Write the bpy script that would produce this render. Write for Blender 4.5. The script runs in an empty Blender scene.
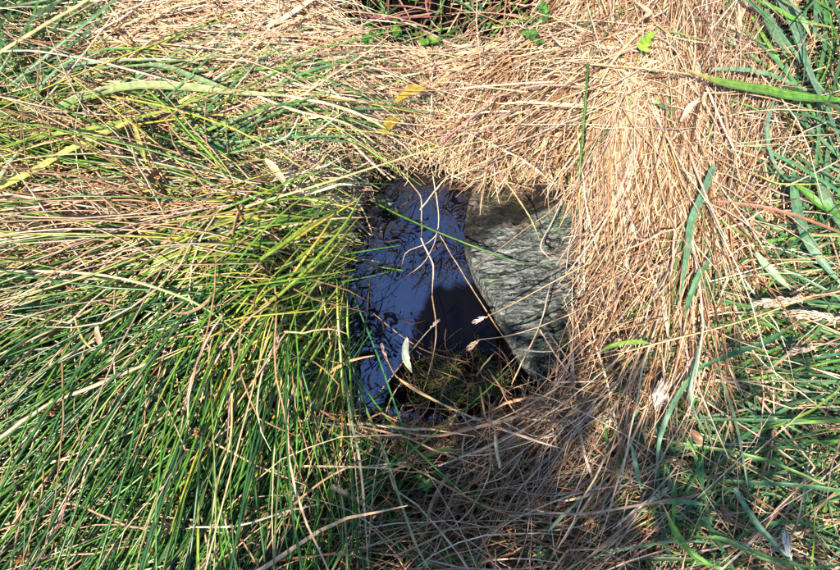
import bpy, math
import numpy as np
from mathutils import Vector
rng = np.random.default_rng(11)
scene = bpy.context.scene
col = scene.collection

# ------------------------------------------------------------------ camera
CAM = np.array([0.0, -0.42, 0.88]); LOOK = np.array([0.0, 0.0, 0.0])
TH = 0.615                       # tan of half the horizontal field of view
cam = bpy.data.cameras.new('camera'); camo = bpy.data.objects.new('camera', cam)
col.objects.link(camo); scene.camera = camo
camo.location = CAM
camo.rotation_euler = Vector(LOOK - CAM).to_track_quat('-Z', 'Y').to_euler()
cam.sensor_width = 36; cam.lens = 18 / TH
cam.clip_start = 0.01; cam.clip_end = 500

# ------------------------------------------------------------------ sky, sun, exposure
SUN_DIR = Vector((-0.34, -0.68, 0.95)).normalized()     # towards the sun
w = bpy.data.worlds.new('World'); scene.world = w; w.use_nodes = True
nt = w.node_tree
sky = nt.nodes.new('ShaderNodeTexSky'); sky.sky_type = 'NISHITA'; sky.sun_disc = False
sky.sun_elevation = math.asin(SUN_DIR.z); sky.sun_rotation = math.atan2(SUN_DIR.x, SUN_DIR.y)
sky.air_density = 1.0; sky.dust_density = 0.1; sky.ozone_density = 2.5
nt.links.new(sky.outputs[0], nt.nodes['Background'].inputs[0])
nt.nodes['Background'].inputs[1].default_value = 0.115
sl = bpy.data.lights.new('sun', 'SUN'); so = bpy.data.objects.new('sun', sl); col.objects.link(so)
sl.energy = 5.0; sl.angle = math.radians(0.53); sl.color = (1.0, 0.91, 0.78)
so.rotation_euler = SUN_DIR.to_track_quat('Z', 'Y').to_euler()
vs = scene.view_settings
vs.view_transform = 'Standard'; vs.look = 'None'; vs.exposure = 1.45; vs.gamma = 1.0
vs.use_curve_mapping = False

# ------------------------------------------------------------------ photograph grid -> ground
F = (LOOK - CAM) / np.linalg.norm(LOOK - CAM)
R = np.array([1.0, 0, 0]); U = np.cross(R, F)
def P(px, py, z=0.0):
    px = np.asarray(px, float); py = np.asarray(py, float)
    x = (px - 420) / 420 * TH; y = (285 - py) / 420 * TH
    d = F + x[..., None] * R + y[..., None] * U
    t = (z - CAM[2]) / d[..., 2]
    return CAM + d * t[..., None]
def to_px(p):
    v = p - CAM
    d = np.maximum(v @ F, 0.05)
    return np.stack([420 + (v @ R) / d / TH * 420, 285 - (v @ U) / d / TH * 420], -1)
def inside(poly, pts):
    poly = np.asarray(poly, float); x, y = pts[..., 0], pts[..., 1]
    r = np.zeros(x.shape, bool); n = len(poly)
    for i in range(n):
        x0, y0 = poly[i]; x1, y1 = poly[(i + 1) % n]
        if y0 == y1: continue
        c = ((y0 > y) != (y1 > y)) & (x < (x1 - x0) * (y - y0) / (y1 - y0) + x0)
        r ^= c
    return r
def sdist(poly, pts):            # signed distance, positive outside
    poly = np.asarray(poly, float); d = np.full(pts.shape[:-1], 1e9)
    for i in range(len(poly)):
        a = poly[i]; b = poly[(i + 1) % len(poly)]; ab = b - a
        t = np.clip(((pts - a) @ ab) / (ab @ ab), 0, 1)
        d = np.minimum(d, np.linalg.norm(pts - a - t[..., None] * ab, axis=-1))
    return np.where(inside(poly, pts), -d, d)
def sstep(a, b, x):
    t = np.clip((x - a) / (b - a), 0, 1); return t * t * (3 - 2 * t)
def hash2(i, j, s):
    h = np.sin(i * 127.1 + j * 311.7 + s * 74.7) * 43758.5453
    return h - np.floor(h)
def vnoise(x, y, s=0):
    i = np.floor(x); j = np.floor(y); u = x - i; v = y - j
    u = u * u * (3 - 2 * u); v = v * v * (3 - 2 * v)
    return (hash2(i, j, s) * (1 - u) + hash2(i + 1, j, s) * u) * (1 - v) + (hash2(i, j + 1, s) * (1 - u) + hash2(i + 1, j + 1, s) * u) * v
def fbm(x, y, s=0, o=4):
    r = 0; a = 0.5
    for k in range(o):
        r = r + a * vnoise(x, y, s + k); x = x * 2.03; y = y * 2.03; a *= 0.5
    return r

# ------------------------------------------------------------------ terrain
WATER_Z = -0.105
WATER = [(335, 300), (338, 355), (352, 410), (376, 402), (394, 362), (408, 330), (428, 284), (484, 280), (486, 255), (480, 220),
         (475, 180), (445, 166), (395, 160), (360, 190), (345, 235)]
STONE = [(466, 200), (474, 176), (560, 180), (590, 215), (600, 300), (592, 350), (552, 383), (531, 376), (503, 318), (472, 264), (463, 238)]
MUD_AND_REFL = [(432, 281), (486, 276), (505, 320), (540, 380), (520, 400), (470, 410), (380, 405), (400, 360), (414, 330)]
def wpoly(poly, z): 
    a = np.array(poly, float); return P(a[:, 0], a[:, 1], z)[:, :2]
WP = wpoly(WATER, WATER_Z); SP = wpoly(STONE, -0.06); MP = wpoly(MUD_AND_REFL, -0.085)
G0, G1, GN = -1.6, 1.6, 1001
gx = np.linspace(G0, G1, GN)
X, Y = np.meshgrid(gx, gx, indexing='ij'); XY = np.stack([X, Y], -1)
def bump(px, py, sx, sy, a):
    c = P(px, py, 0.0); return a * np.exp(-((X - c[0]) / sx) ** 2 - ((Y - c[1]) / sy) ** 2)
bank = (fbm(X * 3 + 7, Y * 3 + 3, 2) - 0.47) * 0.06 + (fbm(X * 14, Y * 14, 5, 3) - 0.45) * 0.022
bank = bank + bump(250, 300, 0.24, 0.20, 0.06) + bump(640, 150, 0.14, 0.30, 0.03) + bump(420, 90, 0.30, 0.12, 0.02) + bump(90, 60, 0.25, 0.15, 0.02)
bank = bank + bump(230, 440, 0.07, 0.05, -0.09) + bump(95, 235, 0.10, 0.03, -0.05) + bump(90, 420, 0.05, 0.05, -0.05) + bump(440, 490, 0.16, 0.11, -0.14) + bump(430, 15, 0.12, 0.05, -0.04)
dw = sdist(WP, XY); ds = sdist(SP, XY); dm = sdist(MP, XY)
dm = dm + (fbm(X * 45, Y * 45, 77, 4) - 0.44) * 0.020; dw = dw + (fbm(X * 30, Y * 30, 78, 3) - 0.44) * 0.012
dpit = np.minimum(np.minimum(dw, ds), dm)
topm = sstep(P(420, 260, 0)[1], P(420, 200, 0)[1], Y) * sstep(P(270, 200, 0)[0], P(385, 200, 0)[0], X) * sstep(P(590, 200, 0)[0], P(540, 200, 0)[0], X)
TER = -0.15 + (bank + 0.15) * (sstep(-0.012, 0.055, dpit) * (1 - topm) + topm * (0.28 * sstep(-0.012, 0.02, dpit) + 0.72 * np.clip((dpit - 0.01) / 0.20, 0, 1)))   # the straw bank runs down low to the water at the top
mudtop = WATER_Z - 0.022 + 0.062 * sstep(-0.02, 0.11, P(455, 336, -0.09)[1] - Y) + (fbm(X * 30, Y * 30, 9) - 0.47) * 0.03
REFL_MASK = sstep(-0.006, 0.008, dm + (fbm(X * 90, Y * 90, 81, 3) - 0.44) * 0.012)      # mirror strength cut in a wedge to imitate the viewer's dark reflection
TER = np.where(dm < 0, np.maximum(TER, mudtop), TER)
TER = np.where((dw < 0) & (dm > 0), np.minimum(TER, WATER_Z - 0.01 - 0.03 * sstep(0, 0.04, -dw)), TER)
# thickness of the litter and stems lying on the soil
PILE = 0.045 + bump(200, 330, 0.33, 0.26, 0.06) + bump(630, 150, 0.12, 0.33, 0.04) + bump(440, 490, 0.17, 0.10, -0.012) + bump(400, 130, 0.25, 0.06, 0.01)
PILE = PILE * sstep(-0.005, 0.05, dpit) * (1 - 0.5 * topm)
def sample(grid, x, y):
    fx = np.clip((x - G0) / (G1 - G0) * (GN - 1), 0, GN - 1.001); fy = np.clip((y - G0) / (G1 - G0) * (GN - 1), 0, GN - 1.001)
    i = fx.astype(int); j = fy.astype(int); u = fx - i; v = fy - j
    return (grid[i, j] * (1 - u) + grid[i + 1, j] * u) * (1 - v) + (grid[i, j + 1] * (1 - u) + grid[i + 1, j + 1] * u) * v
CN = 161; CAN = np.full((CN, CN), -1.0); CANB = [None]
def note_canopy(C):
    i = np.round((C[..., 0] + 0.8) * 100).astype(int).ravel(); j = np.round((C[..., 1] + 0.8) * 100).astype(int).ravel()
    k = (i >= 0) & (i < CN) & (j >= 0) & (j < CN); np.maximum.at(CAN, (i[k], j[k]), C[..., 2].ravel()[k])
def canopy(x, y):
    if CANB[0] is None:
        cx = np.linspace(-0.8, 0.8, CN); A, Bq = np.meshgrid(cx, cx, indexing='ij'); g = np.maximum(CAN, sample(TER, A, Bq))
        for _ in range(3):
            p = np.pad(g, 1, 'edge'); g = (p[:-2, 1:-1] + p[2:, 1:-1] + p[1:-1, :-2] + p[1:-1, 2:] + 2 * g) / 6
        CANB[0] = g
    i = np.clip(np.round((x + 0.8) * 100).astype(int), 0, CN - 1); j = np.clip(np.round((y + 0.8) * 100).astype(int), 0, CN - 1)
    return CANB[0][i, j]
def top_point(px, py, lift=0.0):  # where the line of sight meets the top of the litter
    z = np.zeros(np.shape(px))
    for _ in range(25):
        p = P(px, py, z); z = 0.6 * z + 0.4 * (canopy(p[..., 0], p[..., 1]) + lift * 0.3)
    return P(px, py, z)

# ------------------------------------------------------------------ materials
def new_mat(name):
    m = bpy.data.materials.new(name); m.use_nodes = True
    n = m.node_tree; n.nodes.clear()
    out = n.nodes.new('ShaderNodeOutputMaterial')
    return m, n, out
def plant_mat(name, rough, transl, spec=0.4):
    m, n, out = new_mat(name)
    a = n.nodes.new('ShaderNodeAttribute'); a.attribute_name = 'col'
    tc = n.nodes.new('ShaderNodeTexCoord')
    no = n.nodes.new('ShaderNodeTexNoise'); no.inputs['Scale'].default_value = 140; no.inputs['Detail'].default_value = 4
    n.links.new(tc.outputs['Object'], no.inputs['Vector'])
    mr = n.nodes.new('ShaderNodeMapRange'); mr.inputs[1].default_value = 0.3; mr.inputs[2].default_value = 0.7
    mr.inputs[3].default_value = 0.62; mr.inputs[4].default_value = 1.25
    n.links.new(no.outputs['Fac'], mr.inputs[0])
    mx = n.nodes.new('ShaderNodeVectorMath'); mx.operation = 'SCALE'
    n.links.new(a.outputs['Color'], mx.inputs[0]); n.links.new(mr.outputs[0], mx.inputs['Scale'])
    b = n.nodes.new('ShaderNodeBsdfPrincipled'); b.inputs['Roughness'].default_value = rough
    b.inputs['Specular IOR Level'].default_value = spec
    n.links.new(mx.outputs[0], b.inputs['Base Color'])
    t = n.nodes.new('ShaderNodeBsdfTranslucent'); n.links.new(mx.outputs[0], t.inputs['Color'])
    ms = n.nodes.new('ShaderNodeMixShader'); ms.inputs[0].default_value = transl
    n.links.new(b.outputs[0], ms.inputs[1]); n.links.new(t.outputs[0], ms.inputs[2])
    n.links.new(ms.outputs[0], out.inputs['Surface'])
    return m
M_RUSH = plant_mat('rush_green', 0.32, 0.10, 0.5)
M_STRAW = plant_mat('dry_straw', 0.5, 0.15, 0.35)
M_LEAF = plant_mat('grass_leaf', 0.42, 0.3, 0.4)
M_WET = plant_mat('wet_stalk', 0.5, 0.0, 0.2)

def ramp(n, stops):
    r = n.nodes.new('ShaderNodeValToRGB'); e = r.color_ramp.elements
    e[0].position, e[0].color = stops[0][0], (*stops[0][1], 1); e[1].position, e[1].color = stops[-1][0], (*stops[-1][1], 1)
    for p, c in stops[1:-1]:
        k = e.new(p); k.color = (*c, 1)
    return r
def noise(n, scale, detail=6, vec=None, dist=0.0, rough=0.55):
    q = n.nodes.new('ShaderNodeTexNoise'); q.inputs['Scale'].default_value = scale; q.inputs['Detail'].default_value = detail
    q.inputs['Distortion'].default_value = dist; q.inputs['Roughness'].default_value = rough
    if vec is not None: n.links.new(vec, q.inputs['Vector'])
    return q
def bumpn(n, h, strength, distance):
    b = n.nodes.new('ShaderNodeBump'); b.inputs['Strength'].default_value = strength; b.inputs['Distance'].default_value = distance
    n.links.new(h, b.inputs['Height']); return b

def soil_mat():
    m, n, out = new_mat('peaty_soil')
    tc = n.nodes.new('ShaderNodeTexCoord')
    a = noise(n, 40, 8, tc.outputs['Object']); r = ramp(n, [(0.3, (0.0006, 0.0005, 0.0004)), (0.55, (0.0012, 0.0009, 0.0007)), (0.75, (0.004, 0.0028, 0.002))])
    n.links.new(a.outputs['Fac'], r.inputs[0])
    b = n.nodes.new('ShaderNodeBsdfPrincipled'); b.inputs['Roughness'].default_value = 0.7; b.inputs['Specular IOR Level'].default_value = 0.08
    n.links.new(r.outputs[0], b.inputs['Base Color'])
    c = noise(n, 160, 6, tc.outputs['Object']); bp = bumpn(n, c.outputs['Fac'], 0.8, 0.01)
    n.links.new(bp.outputs[0], b.inputs['Normal']); n.links.new(b.outputs[0], out.inputs['Surface'])
    return m
def water_mat():
    m, n, out = new_mat('dark_bog_water')
    tc = n.nodes.new('ShaderNodeTexCoord')
    a = noise(n, 26, 2, tc.outputs['Object'], 1.6); b2 = noise(n, 7, 2, tc.outputs['Object'], 0.6)
    ad = n.nodes.new('ShaderNodeMath'); ad.operation = 'ADD'
    n.links.new(a.outputs['Fac'], ad.inputs[0]); n.links.new(b2.outputs['Fac'], ad.inputs[1])
    bp = bumpn(n, ad.outputs[0], 0.18, 0.02)
    b = n.nodes.new('ShaderNodeBsdfPrincipled'); b.inputs['Base Color'].default_value = (0.002, 0.0014, 0.001, 1)
    # bog film whose torn swirls are drawn to imitate dark plant reflections: strong mirror where it lies, plain dark water between
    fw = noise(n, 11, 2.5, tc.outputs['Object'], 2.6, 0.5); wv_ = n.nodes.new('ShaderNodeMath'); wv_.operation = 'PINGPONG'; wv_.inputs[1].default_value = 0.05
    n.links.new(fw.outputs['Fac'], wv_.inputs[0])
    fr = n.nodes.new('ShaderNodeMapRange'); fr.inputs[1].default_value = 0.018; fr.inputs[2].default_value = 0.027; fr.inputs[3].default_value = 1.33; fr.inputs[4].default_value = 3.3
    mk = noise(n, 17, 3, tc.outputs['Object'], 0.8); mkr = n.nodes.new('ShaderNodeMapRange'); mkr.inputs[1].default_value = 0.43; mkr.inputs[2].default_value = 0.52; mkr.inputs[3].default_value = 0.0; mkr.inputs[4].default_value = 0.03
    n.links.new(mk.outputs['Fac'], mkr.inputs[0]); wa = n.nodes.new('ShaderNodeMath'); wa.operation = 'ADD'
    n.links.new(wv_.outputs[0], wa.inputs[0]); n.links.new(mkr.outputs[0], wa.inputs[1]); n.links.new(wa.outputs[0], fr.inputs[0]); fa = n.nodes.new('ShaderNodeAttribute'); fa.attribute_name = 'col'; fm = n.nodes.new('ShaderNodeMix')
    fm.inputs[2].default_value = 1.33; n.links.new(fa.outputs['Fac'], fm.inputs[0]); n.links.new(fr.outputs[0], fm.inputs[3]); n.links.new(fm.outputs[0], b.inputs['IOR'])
    b.inputs['Roughness'].default_value = 0.015; b.inputs['Specular Tint'].default_value = (0.66, 0.74, 1.0, 1)
    n.links.new(bp.outputs[0], b.inputs['Normal']); n.links.new(b.outputs[0], out.inputs['Surface'])
    return m
def stone_mat():
    m, n, out = new_mat('foliated_schist')
    tc = n.nodes.new('ShaderNodeTexCoord')
    mp = n.nodes.new('ShaderNodeMapping'); mp.inputs['Rotation'].default_value = (0, 0, math.radians(-24)); mp.inputs['Scale'].default_value = (1.0, 8.0, 2.0)
    n.links.new(tc.outputs['Object'], mp.inputs['Vector'])
    a = noise(n, 30, 10, mp.outputs[0], 1.2, 0.72)
    r = ramp(n, [(0.39, (0.006, 0.007, 0.005)), (0.455, (0.05, 0.053, 0.044)), (0.50, (0.14, 0.155, 0.142)), (0.545, (0.28, 0.295, 0.275)), (0.62, (0.62, 0.59, 0.53))])
    n.links.new(a.outputs['Fac'], r.inputs[0])
    g = noise(n, 13, 5, tc.outputs['Object'], 0.4); gr = ramp(n, [(0.50, (0, 0, 0)), (0.66, (1, 1, 1))]); n.links.new(g.outputs['Fac'], gr.inputs[0])
    mx = n.nodes.new('ShaderNodeMix'); mx.data_type = 'RGBA'; mx.blend_type = 'MULTIPLY'
    n.links.new(gr.outputs[0], mx.inputs[0]); n.links.new(r.outputs[0], mx.inputs[6]); mx.inputs[7].default_value = (0.72, 0.92, 0.62, 1)
    g2 = noise(n, 9, 5, tc.outputs['Object'], 0.2); gr2 = ramp(n, [(0.54, (0, 0, 0)), (0.64, (1, 1, 1))]); n.links.new(g2.outputs['Fac'], gr2.inputs[0])
    mx2 = n.nodes.new('ShaderNodeMix'); mx2.data_type = 'RGBA'; mx2.blend_type = 'MULTIPLY'
    n.links.new(gr2.outputs[0], mx2.inputs[0]); n.links.new(mx.outputs[2], mx2.inputs[6]); mx2.inputs[7].default_value = (1.0, 0.72, 0.62, 1)
    sp = noise(n, 420, 2, tc.outputs['Object']); spr = ramp(n, [(0.62, (0, 0, 0)), (0.70, (1, 1, 1))]); n.links.new(sp.outputs['Fac'], spr.inputs[0])
    mx3 = n.nodes.new('ShaderNodeMix'); mx3.data_type = 'RGBA'
    n.links.new(spr.outputs[0], mx3.inputs[0]); n.links.new(mx2.outputs[2], mx3.inputs[6]); mx3.inputs[7].default_value = (0.55, 0.54, 0.5, 1)
    b = n.nodes.new('ShaderNodeBsdfPrincipled'); b.inputs['Roughness'].default_value = 0.6; b.inputs['Specular IOR Level'].default_value = 0.4
    at = n.nodes.new('ShaderNodeAttribute'); at.attribute_name = 'col'      # vertex colour darkens the ledge face to imitate its shade
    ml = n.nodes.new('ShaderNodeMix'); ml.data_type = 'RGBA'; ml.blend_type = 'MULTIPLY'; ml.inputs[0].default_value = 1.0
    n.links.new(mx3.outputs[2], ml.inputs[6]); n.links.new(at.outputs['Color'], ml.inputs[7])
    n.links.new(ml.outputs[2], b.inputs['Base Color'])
    c = noise(n, 60, 12, mp.outputs[0], 0.8, 0.8); bp = bumpn(n, c.outputs['Fac'], 1.0, 0.009)
    n.links.new(bp.outputs[0], b.inputs['Normal']); n.links.new(b.outputs[0], out.inputs['Surface'])
    return m

# ------------------------------------------------------------------ mesh helpers
def mesh_from(name, verts, quads, cols=None, mat=None, smooth=True, tris=None):
    me = bpy.data.meshes.new(name)
    nv = len(verts); nq = len(quads); ntr = 0 if tris is None else len(tris)
    me.vertices.add(nv); me.vertices.foreach_set('co', np.ascontiguousarray(verts, np.float32).ravel())
    idx = np.asarray(quads, np.int32).ravel()
    if ntr: idx = np.concatenate([idx, np.asarray(tris, np.int32).ravel()])
    me.loops.add(len(idx)); me.loops.foreach_set('vertex_index', idx)
    me.polygons.add(nq + ntr)
    st = np.concatenate([np.arange(nq) * 4, nq * 4 + np.arange(ntr) * 3]).astype(np.int32)
    me.polygons.foreach_set('loop_start', st)
    me.polygons.foreach_set('use_smooth', np.full(nq + ntr, smooth))
    if cols is not None:
        at = me.attributes.new('col', 'FLOAT_COLOR', 'POINT')
        c4 = np.ones((nv, 4), np.float32); c4[:, :3] = cols; at.data.foreach_set('color', c4.ravel())
    if mat: me.materials.append(mat)
    me.update(calc_edges=True)
    return me
def link(name, me, parent=None):
    o = bpy.data.objects.new(name, me); col.objects.link(o)
    if parent: o.parent = parent
    return o
def tag(o, label, cat, group=None, kind=None):
    o['label'] = label; o['category'] = cat
    if group: o['group'] = group
    if kind: o['kind'] = kind
    return o
def empty(name, loc):
    o = bpy.data.objects.new(name, None); col.objects.link(o); o.location = loc; o.empty_display_size = 0.02; return o
def norm(v): return v / np.maximum(np.linalg.norm(v, axis=-1, keepdims=True), 1e-9)

def sweep(C, rad, c0, c1, shape, twist=None, taper=None):
    """C (N,n,3) centre lines -> verts, quads, colours.  shape: 'tube' or 'blade'."""
    N, n, _ = C.shape
    T = np.empty_like(C); T[:, 1:-1] = C[:, 2:] - C[:, :-2]; T[:, 0] = C[:, 1] - C[:, 0]; T[:, -1] = C[:, -1] - C[:, -2]
    T = norm(T); up = np.array([0.03, 0.02, 1.0])
    S = norm(np.cross(T, up)); B = np.cross(S, T)
    s = np.linspace(0, 1, n)
    if twist is None: twist = np.zeros((N, 2))
    a = twist[:, :1] + twist[:, 1:] * s
    S2 = S * np.cos(a)[..., None] + B * np.sin(a)[..., None]; B2 = np.cross(S2, T)
    if taper is None: taper = np.minimum(1, 0.75 + 1.5 * s) * (1 - 0.75 * s ** 3)
    r = (np.asarray(rad)[:, None] * taper)[..., None]
    if shape == 'tube':
        ks = [0, 2.0944, 4.18879]
        V = np.stack([C + r * (math.cos(k) * S2 + math.sin(k) * B2) for k in ks], 2); k = 3; closed = True
    elif shape == 'leaf':            # broad blade: folded, finely ribbed, pale midrib
        xs_ = np.linspace(-1, 1, 13); V = np.stack([C + r * (x * S2 + (0.42 * abs(x) - 0.2 + 0.045 * (-1) ** m_) * B2) for m_, x in enumerate(xs_)], 2); k = 13; closed = False
    else:
        V = np.stack([C - r * S2 + 0.22 * r * B2, C - 0.18 * r * B2, C + r * S2 + 0.22 * r * B2], 2); k = 3; closed = False
    base = (np.arange(N) * n * k)[:, None, None]; i = np.arange(n - 1)[None, :, None] * k
    j = np.arange(3 if closed else k - 1)[None, None, :]; j2 = (j + 1) % k
    q = np.stack([base + i + j, base + i + j2, base + i + k + j2, base + i + k + j], -1).reshape(-1, 4)
    cc = c0[:, None, :] * (1 - s)[None, :, None] + c1[:, None, :] * s[None, :, None]
    cc = np.repeat(cc[:, :, None, :], k, 2)
    if shape == 'leaf':
        st = 1 + rng.normal(0, 0.13, (N, 1, k, 1)) + 0.10 * (-1.0) ** np.arange(k)[None, None, :, None]; st[:, :, 6] *= 1.25
        br = sstep(0.78, 1.0, s + rng.normal(0, 0.06, N)[:, None])[:, :, None, None] * rng.choice([0.0, 0.8, 1.0], (N, 1, 1, 1))
        cc = cc * st * (1 + rng.normal(0, 0.07, (N, n, 1, 1))); cc = cc * (1 - br) + np.array([0.42, 0.28, 0.12]) * br
        cc = np.clip(cc, 0.004, 0.8)
    cc = cc.reshape(-1, 3)
    return V.reshape(-1, 3), q, cc

GAP = [(330, -120), (556, -120), (548, 16), (530, 38), (470, 44), (390, 44), (340, 34)]
KEEP = [(343, 300), (348, 245), (368, 197), (392, 180), (440, 174), (468, 190), (520, 192), (560, 192), (574, 230), (577, 290), (572, 340),
        (548, 380), (525, 402), (470, 418), (420, 420), (368, 418), (350, 380)]
def locks(p, amp, scale=55.0):
    k = rng.integers(0, 5, len(p)); r = np.zeros(len(p))
    for i in range(5):
        r = np.where(k == i, fbm(p[:, 0] / scale + 9 * i, p[:, 1] / scale + 4 * i, 70 + i, 2), r)
    return amp * (r - 0.37) / 0.2
def grow(mid_px, ang, L, n=7, el0=0.1, el_sd=0.15, droop=0.4, curl=0.35, wob=0.10, kink=0.1, lay=None, keep=0.03, over=0.03, gap=False, cu=None):
    """centre lines of stems whose middles lie at mid_px, heading ang (degrees, image sense), draped on the litter"""
    N = len(L); a = np.radians(ang)
    m = P(mid_px[:, 0], mid_px[:, 1], 0.02); m2 = P(mid_px[:, 0] + 20 * np.cos(a), mid_px[:, 1] - 20 * np.sin(a), 0.02)
    az0 = np.arctan2(m2[:, 1] - m[:, 1], m2[:, 0] - m[:, 0])
    if lay is None: lay = rng.random(N)
    s = np.linspace(0, 1, n)
    el_0 = el0 + rng.normal(0, el_sd, N); dr = droop * (0.4 + 1.2 * rng.random(N)); cu = rng.normal(0, curl, N) + (0 if cu is None else cu)
    kk = (rng.random(N) < kink) * rng.normal(0, 0.8, N); ks = rng.uniform(0.25, 0.8, N)
    wb = np.cumsum(rng.normal(0, wob, (N, n - 1)), 1); we = np.cumsum(rng.normal(0, wob * 0.7, (N, n - 1)), 1)
    def build(L):
        sm = 0.5 * (s[1:] + s[:-1])
        el = el_0[:, None] - dr[:, None] * sm + we
        az = az0[:, None] + cu[:, None] * (sm - 0.5) + wb + kk[:, None] * (sm > ks[:, None])
        st = np.stack([np.cos(el) * np.cos(az), np.cos(el) * np.sin(az), np.sin(el)], -1) * (L / (n - 1))[:, None, None]
        C = np.concatenate([np.zeros((N, 1, 3)), np.cumsum(st, 1)], 1)
        C[:, :, :2] += (m[:, :2] - np.stack([np.cos(az0), np.sin(az0)], -1) * 0.5 * Lref[:, None])[:, None, :]
        fl = sample(TER, C[..., 0], C[..., 1]) + 0.003; pl = sample(PILE, C[..., 0], C[..., 1])
        z0 = fl[:, 0] + lay * pl[:, 0]
        C[:, :, 2] += z0[:, None]
        C[:, :, 2] = np.maximum(C[:, :, 2], fl + lay[:, None] * pl)
        C[:, :, 2] = np.minimum(C[:, :, 2], np.maximum(fl + pl * (0.6 + lay[:, None]) + 0.05, C[:, :1, 2] + 0.02))
        C[:, 1:-1, 2] = 0.5 * C[:, 1:-1, 2] + 0.25 * (C[:, 2:, 2] + C[:, :-2, 2])
        return C
    Lref = L.copy(); C = build(L)
    pxs = to_px(C); ins = inside(KEEP, pxs)
    if gap: ins |= inside(GAP, pxs) & (rng.random(N) > 0.1)[:, None]
    first = np.where(ins.any(1), ins.argmax(1), n)
    free = rng.random(N) < keep
    drop = (first == 0) & ~free
    cut = (first < n) & (first > 0) & ~free
    L2 = np.where(cut, L * np.clip((first - 0.6) / (n - 1), 0.05, 1) + rng.exponential(over, N) * 0.5, L)
    C = build(np.minimum(L, L2))
    ok = ~drop & (np.where(cut, L2, L) > 0.02)
    ok &= C[..., 2].max(1) < 0.35
    return C, ok

def colors(pal, wts, N, var=0.16):
    pal = np.array(pal); wts = np.array(wts, float); i = rng.choice(len(pal), N, p=wts / wts.sum())
    return np.clip(pal[i] * (1 + rng.normal(0, var, (N, 1))) * (1 + rng.normal(0, 0.05, (N, 3))), 0.004, 0.8)
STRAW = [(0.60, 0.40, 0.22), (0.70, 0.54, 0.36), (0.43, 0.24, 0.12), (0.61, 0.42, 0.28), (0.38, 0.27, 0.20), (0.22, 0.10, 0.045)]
RUSH = [(0.035, 0.12, 0.02), (0.08, 0.20, 0.022), (0.022, 0.08, 0.028), (0.19, 0.29, 0.03), (0.44, 0.36, 0.05), (0.54, 0.36, 0.20)]
TEAL = [(0.07, 0.18, 0.075), (0.13, 0.25, 0.13), (0.07, 0.17, 0.04), (0.13, 0.26, 0.04), (0.03, 0.08, 0.02)]

def pick(poly, N, reject=None, clump=0.0):
    p = np.array(poly, float); lo, hi = p.min(0), p.max(0); out = np.zeros((0, 2))
    while len(out) < N:
        q = rng.uniform(lo, hi, (N * 2, 2)); q = q[inside(p, q)]
        if clump: q = q[rng.random(len(q)) < 1 - clump + clump * sstep(0.30, 0.56, fbm(q[:, 0] / 52, q[:, 1] / 52, 90, 3))]
        if reject is not None: q = q[~inside(reject, q) | (rng.random(len(q)) < 0.12)]
        out = np.concatenate([out, q])
    return out[:N]
def uni(a, b, N): return rng.uniform(a, b, N)

class Bundle:
    """collects centre lines of one kind for one plant; the best seen become parts, the rest one mass"""
    def __init__(s): s.items = []
    def add(s, C, ok, rad, c0, c1, shape='tube', tw=0.0):
        N = len(rad); tws = np.stack([rng.normal(0, tw, N), rng.normal(0, tw * 0.8, N)], -1)
        note_canopy(C[ok]); s.items.append((C[ok], rad[ok], c0[ok], c1[ok], shape, tws[ok])); return s
    def emit(s, piece, mass, mat, parent, nparts):
        nt_ = sum(len(i[1]) for i in s.items)
        Vs, Qs, Cs, off = [], [], [], 0; kept = 0
        for C, rad, c0, c1, shape, tws in s.items:
            k = int(round(nparts * len(rad) / max(nt_, 1)))
            px = to_px(C); vis = ((px[..., 0] > 0) & (px[..., 0] < 840) & (px[..., 1] > 0) & (px[..., 1] < 570)).mean(1)
            lift = (C[..., 2] - sample(TER, C[..., 0], C[..., 1])).mean(1)
            score = vis * (lift + 0.02) * np.linalg.norm(C[:, -1] - C[:, 0], axis=-1) * rad
            sel = np.zeros(len(rad), bool); sel[np.argsort(-score)[:k]] = True
            for i in np.where(sel)[0]:
                v, q, c = sweep(C[i:i + 1], rad[i:i + 1], c0[i:i + 1], c1[i:i + 1], shape, tws[i:i + 1])
                org = np.array(parent.location) if parent else 0
                link(piece, mesh_from(piece, v - org, q, c, mat), parent)
            r = ~sel
            if r.any():
                v, q, c = sweep(C[r], rad[r], c0[r], c1[r], shape, tws[r])
                Vs.append(v); Qs.append(q + off); Cs.append(c); off += len(v)
        if not Vs: return None
        org = np.array(parent.location) if parent else 0
        o = link(mass, mesh_from(mass, np.concatenate(Vs) - org, np.concatenate(Qs), np.concatenate(Cs), mat), parent)
        o['kind'] = 'stuff'
        return o
def plant(name, px, py, label, cat):
    p = P(px, py, 0.0); p[2] = float(sample(TER, p[0], p[1]))
    o = empty(name, p); bpy.context.view_layer.update(); return tag(o, label, cat)

# ------------------------------------------------------------------ ground, water
xs = np.concatenate([[-200, -60, -20, -8, -4, -2.6], np.linspace(-1.6, -0.34, 127)[:-1], np.linspace(-0.34, 0.34, 240), np.linspace(0.34, 1.6, 127)[1:], [2.6, 4, 8, 20, 60, 200]])
GX, GY = np.meshgrid(xs, xs, indexing='ij')
GZ = np.where((abs(GX) <= 1.6) & (abs(GY) <= 1.6), sample(TER, GX, GY), 0.0)
k = len(xs); ii, jj = np.meshgrid(np.arange(k - 1), np.arange(k - 1), indexing='ij'); b0 = (ii * k + jj).ravel()
ground = link('ground', mesh_from('ground', np.stack([GX, GY, GZ], -1).reshape(-1, 3), np.stack([b0, b0 + k, b0 + k + 1, b0 + 1], -1), mat=soil_mat()))
ground['kind'] = 'structure'
lo = WP.min(0) - 0.03; hi = np.maximum(WP.max(0), MP.max(0)) + 0.06
kx = np.linspace(lo[0], hi[0], 130); ky = np.linspace(lo[1], hi[1], 150); WX, WY = np.meshgrid(kx, ky, indexing='ij')
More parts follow.
